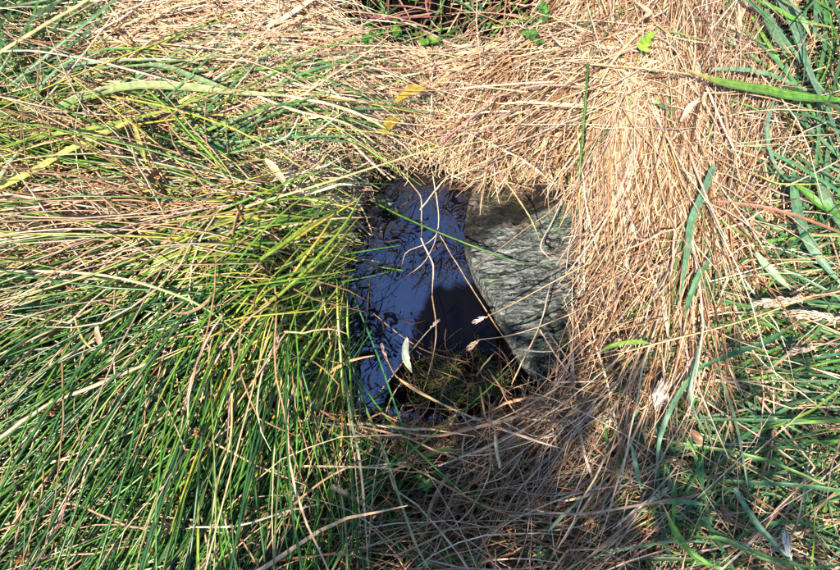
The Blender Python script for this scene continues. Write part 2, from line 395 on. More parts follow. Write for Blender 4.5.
ii, jj = np.meshgrid(np.arange(129), np.arange(149), indexing='ij'); b0 = (ii * 150 + jj).ravel()
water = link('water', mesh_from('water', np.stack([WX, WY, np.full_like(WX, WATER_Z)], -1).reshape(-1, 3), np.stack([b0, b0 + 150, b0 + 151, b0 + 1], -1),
                                np.repeat(sample(REFL_MASK, WX, WY).reshape(-1, 1), 3, 1), water_mat())); water['kind'] = 'structure'

# ------------------------------------------------------------------ stone slab
def build_stone():
    lo = SP.min(0) - 0.02; hi = SP.max(0) + 0.02; c = (lo + hi) / 2
    nx, ny = 300, 420
    x, y = np.meshgrid(np.linspace(lo[0], hi[0], nx), np.linspace(lo[1], hi[1], ny), indexing='ij')
    pts = np.stack([x, y], -1)
    wob = (fbm(x * 60, y * 60, 3) - 0.47) * 0.007
    d = -sdist(SP, pts) + wob
    px = to_px(np.stack([x, y, np.full_like(x, -0.05)], -1))
    th = math.radians(22); lx = x - c[0]; ly = y - c[1]
    u = lx * math.cos(th) + ly * math.sin(th); v = -lx * math.sin(th) + ly * math.cos(th)   # u along the foliation
    v2 = v + (fbm(u * 14, v * 14, 21) - 0.47) * 0.03
    saw = (v2 * 34 + 0.9 * vnoise(u * 9, v2 * 40, 8)) % 1.0
    z = -0.052 + 0.24 * lx - 0.06 * ly
    z = z + np.minimum(saw, (1 - saw) * 5) * 0.007 + (fbm(u * 26, v2 * 110, 14, 5) - 0.47) * 0.022 + (fbm(u * 90, v2 * 260, 17, 3) - 0.45) * 0.010
    z = z + (fbm(lx * 11, ly * 11, 30) - 0.47) * 0.03
    z = z - 0.012 * sstep(0.06, 0.0, np.abs(fbm(u * 9, v2 * 38, 33, 4) - 0.47))
    # the step: an upper leaf of rock whose face drops to the main slab
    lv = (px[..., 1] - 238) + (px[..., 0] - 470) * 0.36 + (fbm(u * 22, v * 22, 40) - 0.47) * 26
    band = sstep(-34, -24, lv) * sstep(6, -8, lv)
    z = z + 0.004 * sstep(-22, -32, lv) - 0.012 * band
    edge = sstep(0.0, 0.004, d)
    z = -0.19 + (z + 0.19) * edge
    V = np.stack([x, y, z], -1).reshape(-1, 3); ii, jj = np.meshgrid(np.arange(nx - 1), np.arange(ny - 1), indexing='ij'); b = (ii * ny + jj).ravel()
    Q = np.stack([b, b + ny, b + ny + 1, b + 1], -1)
    keepq = (d.ravel()[Q] > -0.004).any(1)
    Q = Q[keepq]; used = np.unique(Q); rm = np.full(len(V), -1); rm[used] = np.arange(len(used))
    cb = (1 - 0.9 * band * (0.55 + 0.9 * fbm(u * 30, v2 * 120, 55))).clip(0.1, 1)[..., None] * (1 - sstep(-8, -30, lv)[..., None] * np.array([0.1, 0.3, 0.42])); cb = cb.reshape(-1, 3)[used] * 0.82 * np.array([0.96, 1.0, 1.02])  # shade of the ledge face put into the vertex colour
    V = V[used]; Q = rm[Q]; org = np.array([c[0], c[1], -0.15])
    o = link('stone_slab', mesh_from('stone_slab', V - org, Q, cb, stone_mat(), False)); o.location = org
    tag(o, 'grey green layered stone slab with a dark ledge beside the pool', 'stone')
build_stone()

# ------------------------------------------------------------------ plant masses
EX = 160   # the growth runs on past the frame
# rushes, fanning out from the crest left of the pool
def fan(p, fx=372, fy=225): return np.degrees(np.arctan2(-(p[:, 1] - fy), p[:, 0] - fx - 95 * sstep(350, 190, p[:, 0])))
rc = plant('rush_clump', 300, 330, 'big green rush clump lodged flat left of the dark pool', 'rush')
B = Bundle()
def rushes(poly, N, wts, L=(0.26, 0.6), sd=11, lay=(0, 1), r=(0.0009, 0.0016), lift=0.12, field=None):
    p = pick(poly, N, None, 0.9); a = (field or fan)(p) + rng.normal(0, sd, N) + locks(p, 14 if field is None else 5, 80.0); L_ = uni(*L, N)
    flip = rng.random(N) < 0.3; a = np.where(flip, a + 180, a)
    C, ok = grow(p, a, L_, 9, lift, 0.10, 0.75, 0.22, 0.03, 0.05, lay=uni(*lay, N) ** 0.8, cu=np.radians(locks(p, 32, 110.0)))
    over_ = inside([(368, 60), (540, 60), (540, 240), (362, 240)], to_px(C)).any(1); ok &= ~(over_ & (rng.random(N) < 0.9))
    c0 = colors(RUSH, wts, N); c1 = c0 * 0.5 + 0.5 * colors(RUSH, wts, N)
    B.add(C, ok, uni(*r, N) * np.exp(rng.normal(0.2, 0.22, N)), c0, c1)
rushes([(-EX, 300), (150, 290), (340, 300), (350, 570), (330, 690), (-EX, 690)], 3500, (8, 7, 6, 1.6, 0.6, 2.4), r=(0.0007, 0.0015), sd=15)
rushes([(190, 190), (350, 210), (350, 420), (220, 470), (160, 320)], 1500, (2, 5, 1, 6, 5, 3.5), r=(0.0008, 0.0016), L=(0.15, 0.34))
rushes([(-EX, 130), (300, 130), (360, 230), (200, 320), (-EX, 340)], 1050, (4, 5, 4, 5, 3, 5), r=(0.0008, 0.0016))
rushes([(0, 200), (60, 110), (200, 85), (330, 92), (395, 150), (330, 190), (200, 150), (90, 180)], 520, (0, 3, 0, 8, 7, 5), r=(0.0007, 0.0014), lay=(0.5, 1.1), field=lambda p: 180 + np.interp(p[:, 0], [0, 120, 250, 380], [28, 14, -10, -30]), sd=9)
B.emit('rush_stem', 'rush_stem_mass', M_RUSH, rc, 300)
# dry stalks tangled among the rushes
N = 3600; p = pick([(-EX, 120), (330, 150), (345, 300), (330, 690), (-EX, 690)], N); k_ = (p[:, 1] < 320) | (rng.random(N) < 0.30); p = p[k_]; N = len(p)
a = fan(p) + rng.normal(0, 42, N); C, ok = grow(p, a, uni(0.04, 0.32, N), 8, 0.1, 0.15, 0.5, 0.6, 0.09, 0.45, lay=uni(0.4, 1.05, N))
c0 = colors(STRAW, (4, 2, 4, 3, 1, 3), N); Bd = Bundle().add(C, ok, uni(0.0007, 0.0019, N), c0, c0 * 0.9)
N = 480; p = pick([(-EX, 260), (60, 190), (330, 200), (345, 260), (200, 320), (-EX, 400)], N, None, 0.8); a = fan(p) + rng.normal(0, 13, N) + locks(p, 12, 80.0)
C, ok = grow(p, a, uni(0.12, 0.4, N), 8, 0.12, 0.1, 0.6, 0.3, 0.05, 0.15, lay=uni(0.6, 1.1, N)); c0 = colors(STRAW, (4, 4, 3, 6, 1, 2), N); Bd.add(C, ok, uni(0.0007, 0.0015, N), c0, c0 * 0.9)
N = 700; p = pick([(150, -60), (330, -60), (380, 110), (250, 130), (150, 110)], N, None, 0.6); a = -12 + rng.normal(0, 26, N)
C, ok = grow(p, a, uni(0.08, 0.35, N), 8, 0.12, 0.1, 0.5, 0.4, 0.07, 0.25, lay=uni(0.7, 1.15, N)); c0 = colors(STRAW, (4, 5, 3, 6, 1, 1), N); Bd.add(C, ok, uni(0.0006, 0.0014, N), c0, c0 * 0.9)
o = Bd.emit('stalk', 'dead_stalk_litter', M_STRAW, None, 0); tag(o, 'dead brown stalks tangled among the green rushes', 'dead stalks', kind='stuff')

# matted straw above the pool
def straw_zone(B, poly, N, ang, sd, L, wts, r=(0.0006, 0.0014), el0=0.06, droop=0.3, curl=0.4, wob=0.08, kink=0.15, lay=(0, 1), keep=0.02, n=7, over=0.03, shape='tube', tw=0.0, lock=14, reject=None, ribbon=0.16, clump=0.5):
    p = pick(poly, N, reject, clump); a = (ang(p) if callable(ang) else np.full(N, float(ang))) + rng.normal(0, sd, N) + locks(p, lock)
    a = np.where(rng.random(N) < 0.5, a, a + 180)
    C, ok = grow(p, a, uni(*L, N), n, el0, 0.12, droop, curl, wob, kink, lay=uni(*lay, N), keep=keep, over=over, gap=True)
    c0 = colors(STRAW, wts, N); c1 = c0 * (0.8 + 0.35 * rng.random((N, 1)))
    rb = rng.random(N) < ribbon; rad = uni(*r, N) * np.exp(rng.normal(0.22, 0.25, N))
    B.add(C, ok & ~rb, rad, c0, c1, 'tube', 0.0); B.add(C, ok & rb, rad * 1.4, c0, c1, 'blade', 0.9)
B = Bundle()
straw_zone(B, [(270, 80), (620, 80), (640, 190), (560, 205), (440, 186), (380, 190), (350, 240), (290, 220)], 8500, 5, 75, (0.02, 0.10), (5, 11, 1.5, 5, 1, 0.3), (0.0005, 0.0010), wob=0.26, kink=0.6, curl=1.3, n=7, ribbon=0.22)
straw_zone(B, [(250, 95), (330, 80), (420, 90), (430, 170), (380, 185), (345, 235), (300, 200)], 1900, -15, 60, (0.02, 0.11), (5, 11, 1.5, 5, 1, 0.3), (0.0005, 0.0011), wob=0.24, kink=0.5, curl=1.2, lay=(0.7, 1.15), ribbon=0.2)
straw_zone(B, [(330, 50), (560, 40), (600, 120), (320, 110)], 1500, 12, 40, (0.05, 0.16), (5, 9, 2, 5, 1, 0.5), wob=0.15, kink=0.4, reject=None)
o = B.emit('straw', 'matted_straw', M_STRAW, None, 0); tag(o, 'pale matted straw thatch overhanging the top edge of the pool', 'straw', kind='stuff')
# long straw swept across the top left
B = Bundle(); sw = plant('dry_grass_tussock', 200, 60, 'long pinkish dry grass swept sideways across the top left', 'dry grass')
straw_zone(B, [(-EX, -90), (340, -90), (360, 110), (250, 150), (-EX, 190)], 4200, lambda p: -6 - 14 * (p[:, 0] - 200) / 200, 24, (0.08, 0.34), (4, 4, 4, 6, 2, 2), (0.0005, 0.0014), n=8, reject=[(-EX, -90), (100, -90), (125, 40), (85, 110), (80, 190), (-EX, 190)])
straw_zone(B, [(280, -90), (360, -90), (350, 60), (280, 80)], 500, -58, 14, (0.1, 0.3), (3, 4, 4, 5, 2, 2), n=8)
B.emit('stalk', 'stalk_mass', M_STRAW, sw, 160)
# right hand sheaf, upright in the picture, fanning down left over the stone
def sheaf(p):
    return -90 - 6 + np.clip((640 - p[:, 0]) / 120, -1, 1) * -22 * sstep(100, 330, p[:, 1])
B = Bundle(); sh = plant('dry_grass_tussock', 650, 60, 'thick sheaf of dry tan grass hanging down right of the stone', 'dry grass')
straw_zone(B, [(560, -110), (760, -110), (750, 200), (700, 330), (640, 400), (560, 420), (575, 200), (590, 60)], 5600, sheaf, 12, (0.08, 0.36), (6, 6, 6, 7, 2, 6), (0.0004, 0.0011), n=8, curl=0.3, wob=0.06, kink=0.2, keep=0.04, clump=0.75)
straw_zone(B, [(560, -110), (770, -110), (760, 250), (690, 380), (600, 300), (590, 60)], 1300, sheaf, 50, (0.03, 0.16), (4, 7, 4, 9, 3, 3), (0.0004, 0.0011), kink=0.5, wob=0.14, lay=(0.5, 1.1))
straw_zone(B, [(550, 180), (690, 180), (690, 420), (520, 470), (480, 400), (570, 360)], 1700, lambda p: sheaf(p) - 10, 13, (0.10, 0.30), (4, 3, 5, 6, 3, 4), (0.0005, 0.0012), n=8, keep=0.05, over=0.04, kink=0.25)
B.emit('stalk', 'stalk_mass', M_STRAW, sh, 240)
# straw leaning up right, above the stone
B = Bundle(); tp = plant('dry_grass_tussock', 540, 70, 'loose straw leaning up to the right above the stone', 'dry grass')
straw_zone(B, [(440, 30), (640, -90), (660, 60), (620, 170), (480, 150)], 2000, 42, 26, (0.08, 0.26), (4, 5, 5, 5, 2, 3), n=8, reject=None, kink=0.25)
B.emit('stalk', 'stalk_mass', M_STRAW, tp, 70)
# straw swirling below the pool
def swirl(p):
    t = np.clip((p[:, 1] - 390) / 170, 0, 1); u = np.clip((p[:, 0] - 340) / 260, 0, 1)
    return 62 - 50 * t - 14 * (1 - u)
B = Bundle(); bt = plant('dry_grass_tussock', 500, 480, 'shaded brown dry grass curving round the hollow below the pool', 'dry grass')
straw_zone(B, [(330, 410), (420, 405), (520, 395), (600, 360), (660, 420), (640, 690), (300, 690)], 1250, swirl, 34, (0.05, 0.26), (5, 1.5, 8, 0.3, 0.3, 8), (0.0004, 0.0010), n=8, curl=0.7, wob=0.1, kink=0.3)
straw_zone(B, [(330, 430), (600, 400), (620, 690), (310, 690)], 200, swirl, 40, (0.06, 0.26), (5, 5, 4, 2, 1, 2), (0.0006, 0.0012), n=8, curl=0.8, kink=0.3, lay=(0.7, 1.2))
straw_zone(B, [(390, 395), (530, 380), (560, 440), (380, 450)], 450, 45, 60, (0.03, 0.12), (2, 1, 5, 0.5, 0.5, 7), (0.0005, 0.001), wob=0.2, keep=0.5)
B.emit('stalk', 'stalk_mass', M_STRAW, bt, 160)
# litter to the lower right
B = Bundle()
straw_zone(B, [(600, 350), (720, 230), (990, 150), (990, 690), (600, 690)], 5200, lambda p: 25 + 0 * p[:, 0], 48, (0.05, 0.28), (4, 3, 5, 5, 3, 5), (0.0005, 0.0012), wob=0.1, kink=0.25, lay=(0, 1.0))
straw_zone(B, [(600, 380), (720, 300), (990, 260), (990, 690), (600, 690)], 800, 30, 50, (0.05, 0.24), (5, 5, 4, 5, 2, 2), (0.0005, 0.0011), wob=0.1, kink=0.3, lay=(0.6, 1.15))
straw_zone(B, [(700, -110), (990, -110), (990, 260), (720, 300)], 2600, lambda p: 60 + 0 * p[:, 0], 40, (0.05, 0.28), (3, 3, 5, 4, 3, 5), (0.0005, 0.0013), lay=(0, 0.9))
o = B.emit('straw', 'straw_litter', M_STRAW, None, 0); tag(o, 'dull brown straw litter lying under the green grass at lower right', 'straw', kind='stuff')

# green grass blades
def blades(B, poly, N, ang, sd, L, wts, r=(0.0012, 0.0026), pal=TEAL, lay=(0.2, 1.1), el0=0.2, droop=0.7, reject=None):
    p = pick(poly, N, reject); a = (ang(p) if callable(ang) else np.full(N, float(ang))) + rng.normal(0, sd, N)
    C, ok = grow(p, a, uni(*L, N), 8, el0, 0.15, droop, 0.6, 0.05, 0.06, lay=uni(*lay, N))
    c0 = colors(pal, wts, N); c1 = c0 * 0.7 + 0.3 * colors(pal + [(0.45, 0.36, 0.18)], tuple(wts) + (2,), N)
    B.add(C, ok, uni(*r, N), c0, c1, 'blade', 0.5)
B = Bundle(); gr = plant('grass_tuft', 740, 420, 'blue green meadow grass spreading over the shaded lower right', 'grass')
blades(B, [(640, 330), (760, 260), (990, 230), (990, 480), (820, 520), (640, 480)], 1050, 20, 34, (0.08, 0.28), (5, 3, 4, 3, 3))
blades(B, [(600, 440), (990, 430), (990, 690), (560, 690)], 650, -40, 40, (0.06, 0.22), (4, 3, 4, 3, 3))
blades(B, [(640, 340), (760, 270), (990, 240), (990, 690), (620, 690)], 900, 15, 45, (0.06, 0.2), (5, 4, 4, 4, 1), r=(0.0007, 0.0014), lay=(0.5, 1.15))
blades(B, [(640, 260), (700, 260), (690, 420), (620, 470)], 160, 70, 25, (0.06, 0.18), (4, 3, 4, 4, 2))
B.emit('grass_blade', 'grass_blade_mass', M_LEAF, gr, 200)
B = Bundle(); gt = plant('grass_tuft', 800, 100, 'tall blue green grass growing at the top right corner', 'grass')
blades(B, [(750, -110), (990, -110), (990, 300), (770, 280)], 520, -65, 28, (0.1, 0.35), (5, 4, 4, 3, 2), r=(0.0014, 0.0034), lay=(0.3, 1.3))
B.emit('grass_blade', 'grass_blade_mass', M_LEAF, gt, 90)
B = Bundle(); gl = plant('grass_tuft', 40, 60, 'green leafy grass showing through straw at the top left corner', 'grass')
blades(B, [(-EX, -110), (120, -110), (110, 60), (60, 160), (-EX, 180)], 1300, 25, 45, (0.05, 0.2), (4, 1, 6, 4, 6), lay=(0.3, 1.1))
blades(B, [(100, 60), (330, 80), (350, 140), (250, 190), (60, 180)], 420, 6, 16, (0.1, 0.35), (2, 2, 2, 5, 1), lay=(0.3, 1.0))
B.emit('grass_blade', 'grass_blade_mass', M_LEAF, gl, 120)
B = Bundle()
blades(B, [(320, -110), (560, -110), (545, 40), (430, 52), (330, 45)], 380, 80, 60, (0.03, 0.10), (2, 0, 5, 3, 8), lay=(0, 0.8), r=(0.001, 0.003))
blades(B, [(320, -110), (560, -110), (545, 40), (430, 52), (330, 45)], 260, 20, 60, (0.03, 0.12), (4, 3, 2), lay=(0, 0.9), r=(0.0006, 0.0018), pal=[(0.16, 0.06, 0.04), (0.28, 0.12, 0.08), (0.42, 0.27, 0.16)])
blades(B, [(270, 90), (620, 60), (640, 180), (300, 200)], 160, 25, 40, (0.04, 0.14), (2, 1, 4, 6, 2), lay=(0.3, 0.9), r=(0.0007, 0.0014))
blades(B, [(570, 40), (740, 0), (720, 330), (600, 400)], 150, -80, 40, (0.04, 0.18), (2, 2, 4, 5, 2), lay=(0.5, 1.05), r=(0.0007, 0.0018))
blades(B, [(350, 420), (560, 420), (600, 690), (340, 690)], 150, 60, 60, (0.04, 0.16), (1, 0, 5, 5, 3), lay=(0.2, 1.0), r=(0.0006, 0.0014))
o = B.emit('grass_blade', 'short_grass', M_LEAF, None, 0); tag(o, 'short fine green grass scattered through the gap, sheaf and hollow', 'grass', kind='stuff')

# moss on the mud below the water
N = 6000; mp_ = pick([(414, 364), (440, 346), (482, 352), (506, 378), (505, 402), (460, 418), (410, 412)], N)
q = P(mp_[:, 0], mp_[:, 1], -0.08); q[:, 2] = sample(TER, q[:, 0], q[:, 1]); q = q[q[:, 2] > WATER_Z - 0.006]
keepm = fbm(q[:, 0] * 30, q[:, 1] * 30, 60) > 0.44; q = q[keepm]; N = len(q)
az = uni(0, 6.283, N); ln = uni(0.003, 0.011, N); s = np.linspace(0, 1, 4)
C = q[:, None, :] + np.stack([np.cos(az)[:, None] * s * ln[:, None] * (0.4 + s), np.sin(az)[:, None] * s * ln[:, None] * (0.4 + s), ln[:, None] * (s - 0.35 * s * s) * 1.1], -1)
c0 = colors([(0.05, 0.11, 0.015), (0.11, 0.18, 0.04), (0.02, 0.04, 0.01), (0.16, 0.12, 0.05), (0.08, 0.04, 0.02)], (4, 2, 3, 2, 2), N)
o = Bundle().add(C, np.ones(N, bool), uni(0.0004, 0.0008, N), c0, c0 * 1.3, 'blade', 0.8).emit('moss', 'moss', M_LEAF, None, 0)
tag(o, 'green moss cushion on the dark mud below the water', 'moss', kind='stuff')

# brown twigs and straws scattered over the mud and moss
N = 110; mp_ = pick([(400, 372), (430, 342), (485, 338), (505, 350), (535, 385), (470, 405), (400, 405)], N); q = P(mp_[:, 0], mp_[:, 1], -0.08); q[:, 2] = sample(TER, q[:, 0], q[:, 1]) + uni(0.004, 0.02, N)
az = uni(0, 6.283, N); ln = uni(0.02, 0.10, N); s = np.linspace(-0.5, 0.5, 8); aa = az[:, None] + rng.normal(0, 0.7, (N, 1)) * s
C = q[:, None, :] + np.stack([np.cos(aa) * s * ln[:, None], np.sin(aa) * s * ln[:, None], rng.normal(0, 0.12, (N, 1)) * s * ln[:, None]], -1)
C[..., 2] = np.maximum(C[..., 2], np.maximum(sample(TER, C[..., 0], C[..., 1]), WATER_Z) + 0.001)
okm = (sdist(SP, C[..., :2]) > 0.004).all(1)
c0 = colors([(0.12, 0.065, 0.035), (0.28, 0.18, 0.10), (0.05, 0.028, 0.018)], (4, 2, 5), N)
o = Bundle().add(C, okm, uni(0.0004, 0.0010, N), c0, c0).emit('twig', 'fine_twigs', M_STRAW, None, 0)
tag(o, 'fine brown twigs scattered over the dark mud and moss', 'twigs', kind='stuff')

# dark stems lying in the water, some standing in for stem reflections
N = 190; mp_ = pick(WATER, N); q = P(mp_[:, 0], mp_[:, 1], WATER_Z)
az = np.where(rng.random(N) < 0.6, rng.normal(1.1, 0.5, N), uni(0, 3.1, N)); ln = uni(0.01, 0.10, N); s = np.linspace(-0.5, 0.5, 8); cu = rng.normal(0, 0.5, N)
aa = az[:, None] + cu[:, None] * s
C = q[:, None, :] + np.stack([np.cos(aa) * s * ln[:, None], np.sin(aa) * s * ln[:, None], np.full((N, 8), 0.0004)], -1)
c0 = colors([(0.006, 0.004, 0.003), (0.015, 0.01, 0.007), (0.07, 0.04, 0.02)], (6, 4, 1), N)
o = Bundle().add(C, np.ones(N, bool), 0.0003 + 0.0016 * rng.random(N) ** 3, c0, c0).emit('stalk', 'sodden_stalks_and_reflections', M_WET, None, 0)
tag(o, 'dark sodden stalks floating in the pool, also imitating stem reflections', 'dead stalks', kind='stuff')

# ------------------------------------------------------------------ single blades, stalks and leaves that stand out
CREAM = (0.62, 0.48, 0.30); TAN = (0.52, 0.36, 0.19); PINK = (0.58, 0.42, 0.32); BROWN = (0.28, 0.16, 0.08); ORANGE = (0.50, 0.27, 0.09)
GREEN = (0.09, 0.24, 0.03); DGREEN = (0.04, 0.13, 0.02); BGREEN = (0.14, 0.25, 0.15); PALEG = (0.26, 0.36, 0.20); YELG = (0.42, 0.42, 0.08); TEALC = (0.10, 0.22, 0.10)
def spline(pts, n):
    pts = np.asarray(pts, float); m = len(pts)
    e = np.concatenate([[2 * pts[0] - pts[1]], pts, [2 * pts[-1] - pts[-2]]]); out = []
    for t in np.linspace(0, m - 1 - 1e-6, n):
        i = int(t); u = t - i; a, b, c, d = e[i], e[i + 1], e[i + 2], e[i + 3]
        out.append(0.5 * (2 * b + (c - a) * u + (2 * a - 5 * b + 4 * c - d) * u * u + (3 * b - 3 * c + d - a) * u ** 3))
    return np.array(out)
def path(px, lift, zs=None, n=18):
    q = spline(px, n); q += np.cumsum(rng.normal(0, 0.35, q.shape), 0) * 0.5
    if zs is not None: return P(q[:, 0], q[:, 1], np.interp(np.linspace(0, 1, n), np.linspace(0, 1, len(zs)), zs))
    C = top_point(q[:, 0], q[:, 1], lift); z = C[:, 2].copy()
    for _ in range(3): z[1:-1] = np.maximum(z[1:-1], 0.25 * z[:-2] + 0.5 * z[1:-1] + 0.25 * z[2:])
    for _ in range(4): z[1:-1] = 0.25 * z[:-2] + 0.5 * z[1:-1] + 0.25 * z[2:]
    return P(q[:, 0], q[:, 1], z)
def strand(name, label, cat, px, wpx, c0, c1, shape='tube', lift=0.015, zs=None, mat=None, tw=(0.0, 0.0), taper=None, n=18, parent=None):
    C = path(px, lift, zs, n); org = C[0].copy()
    if parent is not None: org = np.array(parent.location)
    v, q, c = sweep(C[None], np.array([wpx * 0.5 * 0.00143]), np.array([c0]), np.array([c1]), shape, np.array([tw]), taper)
    o = link(name, mesh_from(name, v - org, q, c, mat or (M_LEAF if shape == 'leaf' else M_STRAW)), parent)
    if parent is None: o.location = org; tag(o, label, cat)
    return o, C
ta = np.linspace(0, 1, 18); WIDE = np.minimum(1, 0.35 + 2.2 * ta) * np.clip((1 - ta) * 3.0, 0.04, 1) ** 0.8; EVEN = np.clip((1 - ta) * 4, 0.2, 1) * (0.88 + 0.12 * ta); POINT = np.clip((1 - ta) * 2.6, 0.03, 1) ** 0.8
def blade(label, px, w, c0, c1=None, **k):
    if k.get('taper') is EVEN: k['taper'] = POINT
    k.setdefault('tw', (rng.normal(0, 0.35), rng.normal(0, 0.5))); w = w * 0.9
    k.setdefault('taper', WIDE); return strand('grass_shoot', label, 'grass blade', px, w, c0, c1 or c0, 'leaf', **k)
def straw(label, px, w, c0, c1=None, name='straw_stalk', cat='stalk', **k):
    k.setdefault('taper', EVEN * (1 + rng.normal(0, 0.08, 18))); return strand(name, label, cat, px, w * 0.76, c0, c1 or c0, **k)
def rush(label, px, w, c0, c1=None, **k):
    k.setdefault('taper', EVEN); return strand('rush_shoot', label, 'rush', px, w * 0.85, c0, c1 or c0, mat=M_RUSH, **k)
# top right
blade('widest blue grey grass blade slanting down at the right edge', [(774, -8), (793, 30), (810, 77), (827, 113), (846, 158)], 13, BGREEN, lift=0.07, taper=EVEN, tw=(0.3, 0.2))
blade('bright green pointed blade crossing in from the right edge', [(850, 101), (800, 97), (760, 90), (720, 83), (680, 68)], 13, GREEN, (0.16, 0.26, 0.04), lift=0.10, tw=(0.2, -0.2))
blade('green blade arching across the top right corner', [(757, 0), (775, 8), (795, 18), (846, 29)], 7, (0.12, 0.27, 0.04), lift=0.09, taper=EVEN)
blade('dull green blade curving down beside the widest blade', [(766, 6), (768, 22), (777, 40), (796, 60)], 9, (0.12, 0.2, 0.1), lift=0.05)
blade('pale blue green blade leaning right at the top edge', [(786, -6), (797, 14), (812, 40)], 10, PALEG, lift=0.08)
blade('narrow vertical green blade at the top right edge', [(815, -6), (816, 20), (815, 45)], 6, TEALC, lift=0.07)
blade('hook shaped blue green blade curling right below the bright blade', [(775, 97), (767, 127), (772, 157), (786, 177), (808, 187)], 6, BGREEN, lift=0.05)
blade('long blue green blade falling to the right edge', [(793, 170), (796, 205), (812, 248), (846, 290)], 10, TEALC, BGREEN, lift=0.05)
blade('green blade slanting to the right edge above the seed heads', [(796, 186), (815, 200), (846, 221)], 8, GREEN, lift=0.07)
blade('wide pale green blade at the right edge', [(818, 180), (828, 205), (848, 238)], 13, PALEG, TEALC, lift=0.06, taper=EVEN)
straw('yellow green thread like stem crossing the right edge', [(752, 172), (775, 182), (800, 184), (846, 183)], 2.5, YELG, lift=0.09)
straw('thin straight straw rising to the right edge', [(786, 186), (815, 172), (846, 155)], 2.2, CREAM, lift=0.10)
straw('thin level straw crossing the top of the right sheaf', [(590, 64), (640, 67), (690, 73), (715, 80)], 2.2, TAN, lift=0.06)
blade('short pale blade stub in the straw left of the teal patch', [(756, 252), (770, 268), (792, 290)], 7, PALEG, lift=0.05)
blade('upright blue green blade running down through the tan sheaf', [(714, 165), (702, 195), (692, 220), (687, 255), (679, 305)], 7, BGREEN, TEALC, lift=0.04, taper=EVEN)
blade('narrow bent green blade below the tan sheaf', [(712, 258), (700, 275), (690, 300), (684, 320)], 5, TEALC, lift=0.05)
# lower right
blade('blue blade standing out in the shaded lower right grass', [(705, 322), (699, 352), (690, 382), (692, 410), (708, 440)], 4.1, BGREEN, lift=0.04)
blade('curved teal blade bending down left in the lower right', [(706, 362), (683, 388), (662, 432), (655, 482)], 4.8, TEALC, BGREEN, lift=0.03)
blade('long blue green blade slanting to the bottom edge', [(734, 488), (752, 517), (775, 545), (806, 576)], 5.4, BGREEN, lift=0.03, taper=EVEN)
blade('fresh green blade with sharp tip near the bottom edge', [(726, 572), (695, 556), (676, 533), (662, 503)], 5.4, GREEN, (0.15, 0.3, 0.04), lift=0.05)
blade('flat green blade lying across the bottom right', [(690, 537), (725, 540), (758, 555), (796, 570)], 4.8, GREEN, PALEG, lift=0.03)
blade('pale grey green blade at the foot of the hay sheaf', [(548, 532), (565, 514), (584, 496), (606, 472)], 4.8, PALEG, lift=0.05)
blade('small looped pale blade below the grey green blade', [(541, 545), (538, 555), (545, 570), (560, 578)], 2.7, PALEG, lift=0.03, taper=EVEN)
blade('short teal blade lying level in the lower right straw', [(664, 503), (684, 501), (706, 505)], 4.1, TEALC, lift=0.03)
blade('small steel blue blade in the brown straw', [(631, 443), (636, 468), (641, 492)], 4.1, BGREEN, lift=0.03)
blade('short bright green leaf tuft on the straw below the stone', [(600, 352), (615, 345), (640, 342), (655, 348)], 4.1, (0.18, 0.34, 0.05), lift=0.05)
blade('long teal blade lying level at the right edge', [(680, 420), (740, 419), (800, 420), (846, 416)], 2.7, TEALC, lift=0.03)
blade('dark green blade leaning right under the seed heads', [(690, 372), (730, 355), (770, 340), (800, 318)], 5.4, (0.05, 0.15, 0.07), lift=0.03)
# left
straw('long smooth pale green stem arching over the rushes', [(-8, 271), (67, 272), (117, 278), (160, 290), (200, 307), (257, 348)], 3.4, (0.60, 0.48, 0.30), (0.16, 0.32, 0.06), name='rush_shoot', cat='rush', lift=0.05)
straw('thick pinkish dry stalk rising from the left edge', [(-8, 444), (43, 408), (100, 383), (190, 345)], 4.5, PINK, TAN, lift=0.05)
blade('broad grey green blade arching across the top left', [(60, 108), (84, 97), (133, 87), (187, 89), (247, 95), (300, 98)], 11, (0.16, 0.25, 0.06), (0.42, 0.42, 0.2), lift=0.05, taper=EVEN)
blade('bent grey green blade above the broad blade', [(122, 67), (160, 66), (200, 80), (240, 93)], 7, (0.2, 0.27, 0.12), lift=0.06)
blade('yellow blade sweeping up from the left edge', [(-8, 190), (33, 172), (67, 153), (127, 125), (142, 118)], 7, (0.50, 0.46, 0.12), (0.40, 0.38, 0.09), lift=0.06, taper=EVEN)
blade('green blade beneath the yellow blade at the left edge', [(-8, 152), (35, 138), (90, 130), (140, 118), (200, 100)], 7, (0.14, 0.28, 0.03), (0.3, 0.34, 0.06), lift=0.05)
blade('short pale upright blade at the left edge', [(-4, 185), (8, 165), (24, 145)], 9, (0.36, 0.42, 0.26), lift=0.07, taper=EVEN)
blade('broad pale green blade rising into the top left corner', [(0, 72), (30, 22), (50, 8), (72, -8)], 9, (0.3, 0.38, 0.18), lift=0.06, taper=EVEN)
straw('straw blade slanting up along the top left corner', [(-6, 56), (40, 28), (80, 4), (95, -8)], 6, (0.6, 0.45, 0.2), lift=0.06)
straw('long straight straw crossing the top left from edge to edge', [(40, 105), (75, 65), (110, 20), (128, -6)], 2.8, CREAM, lift=0.07)
straw('pale straw arching level below the top left corner', [(-6, 53), (30, 51), (90, 60), (150, 75), (190, 85)], 3.2, PINK, lift=0.06)
straw('cream straw lying from the broad blade to the yellow leaf', [(240, 92), (290, 97), (340, 107), (380, 125), (396, 140)], 4.5, CREAM, (0.66, 0.52, 0.28), lift=0.04)
straw('lower cream straw running towards the pool', [(258, 96), (300, 112), (345, 123), (385, 150)], 4.2, (0.64, 0.52, 0.26), lift=0.035)
blade('short pale leaf pointing down above the rushes', [(134, 124), (140, 145), (146, 165)], 5, YELG, lift=0.07)
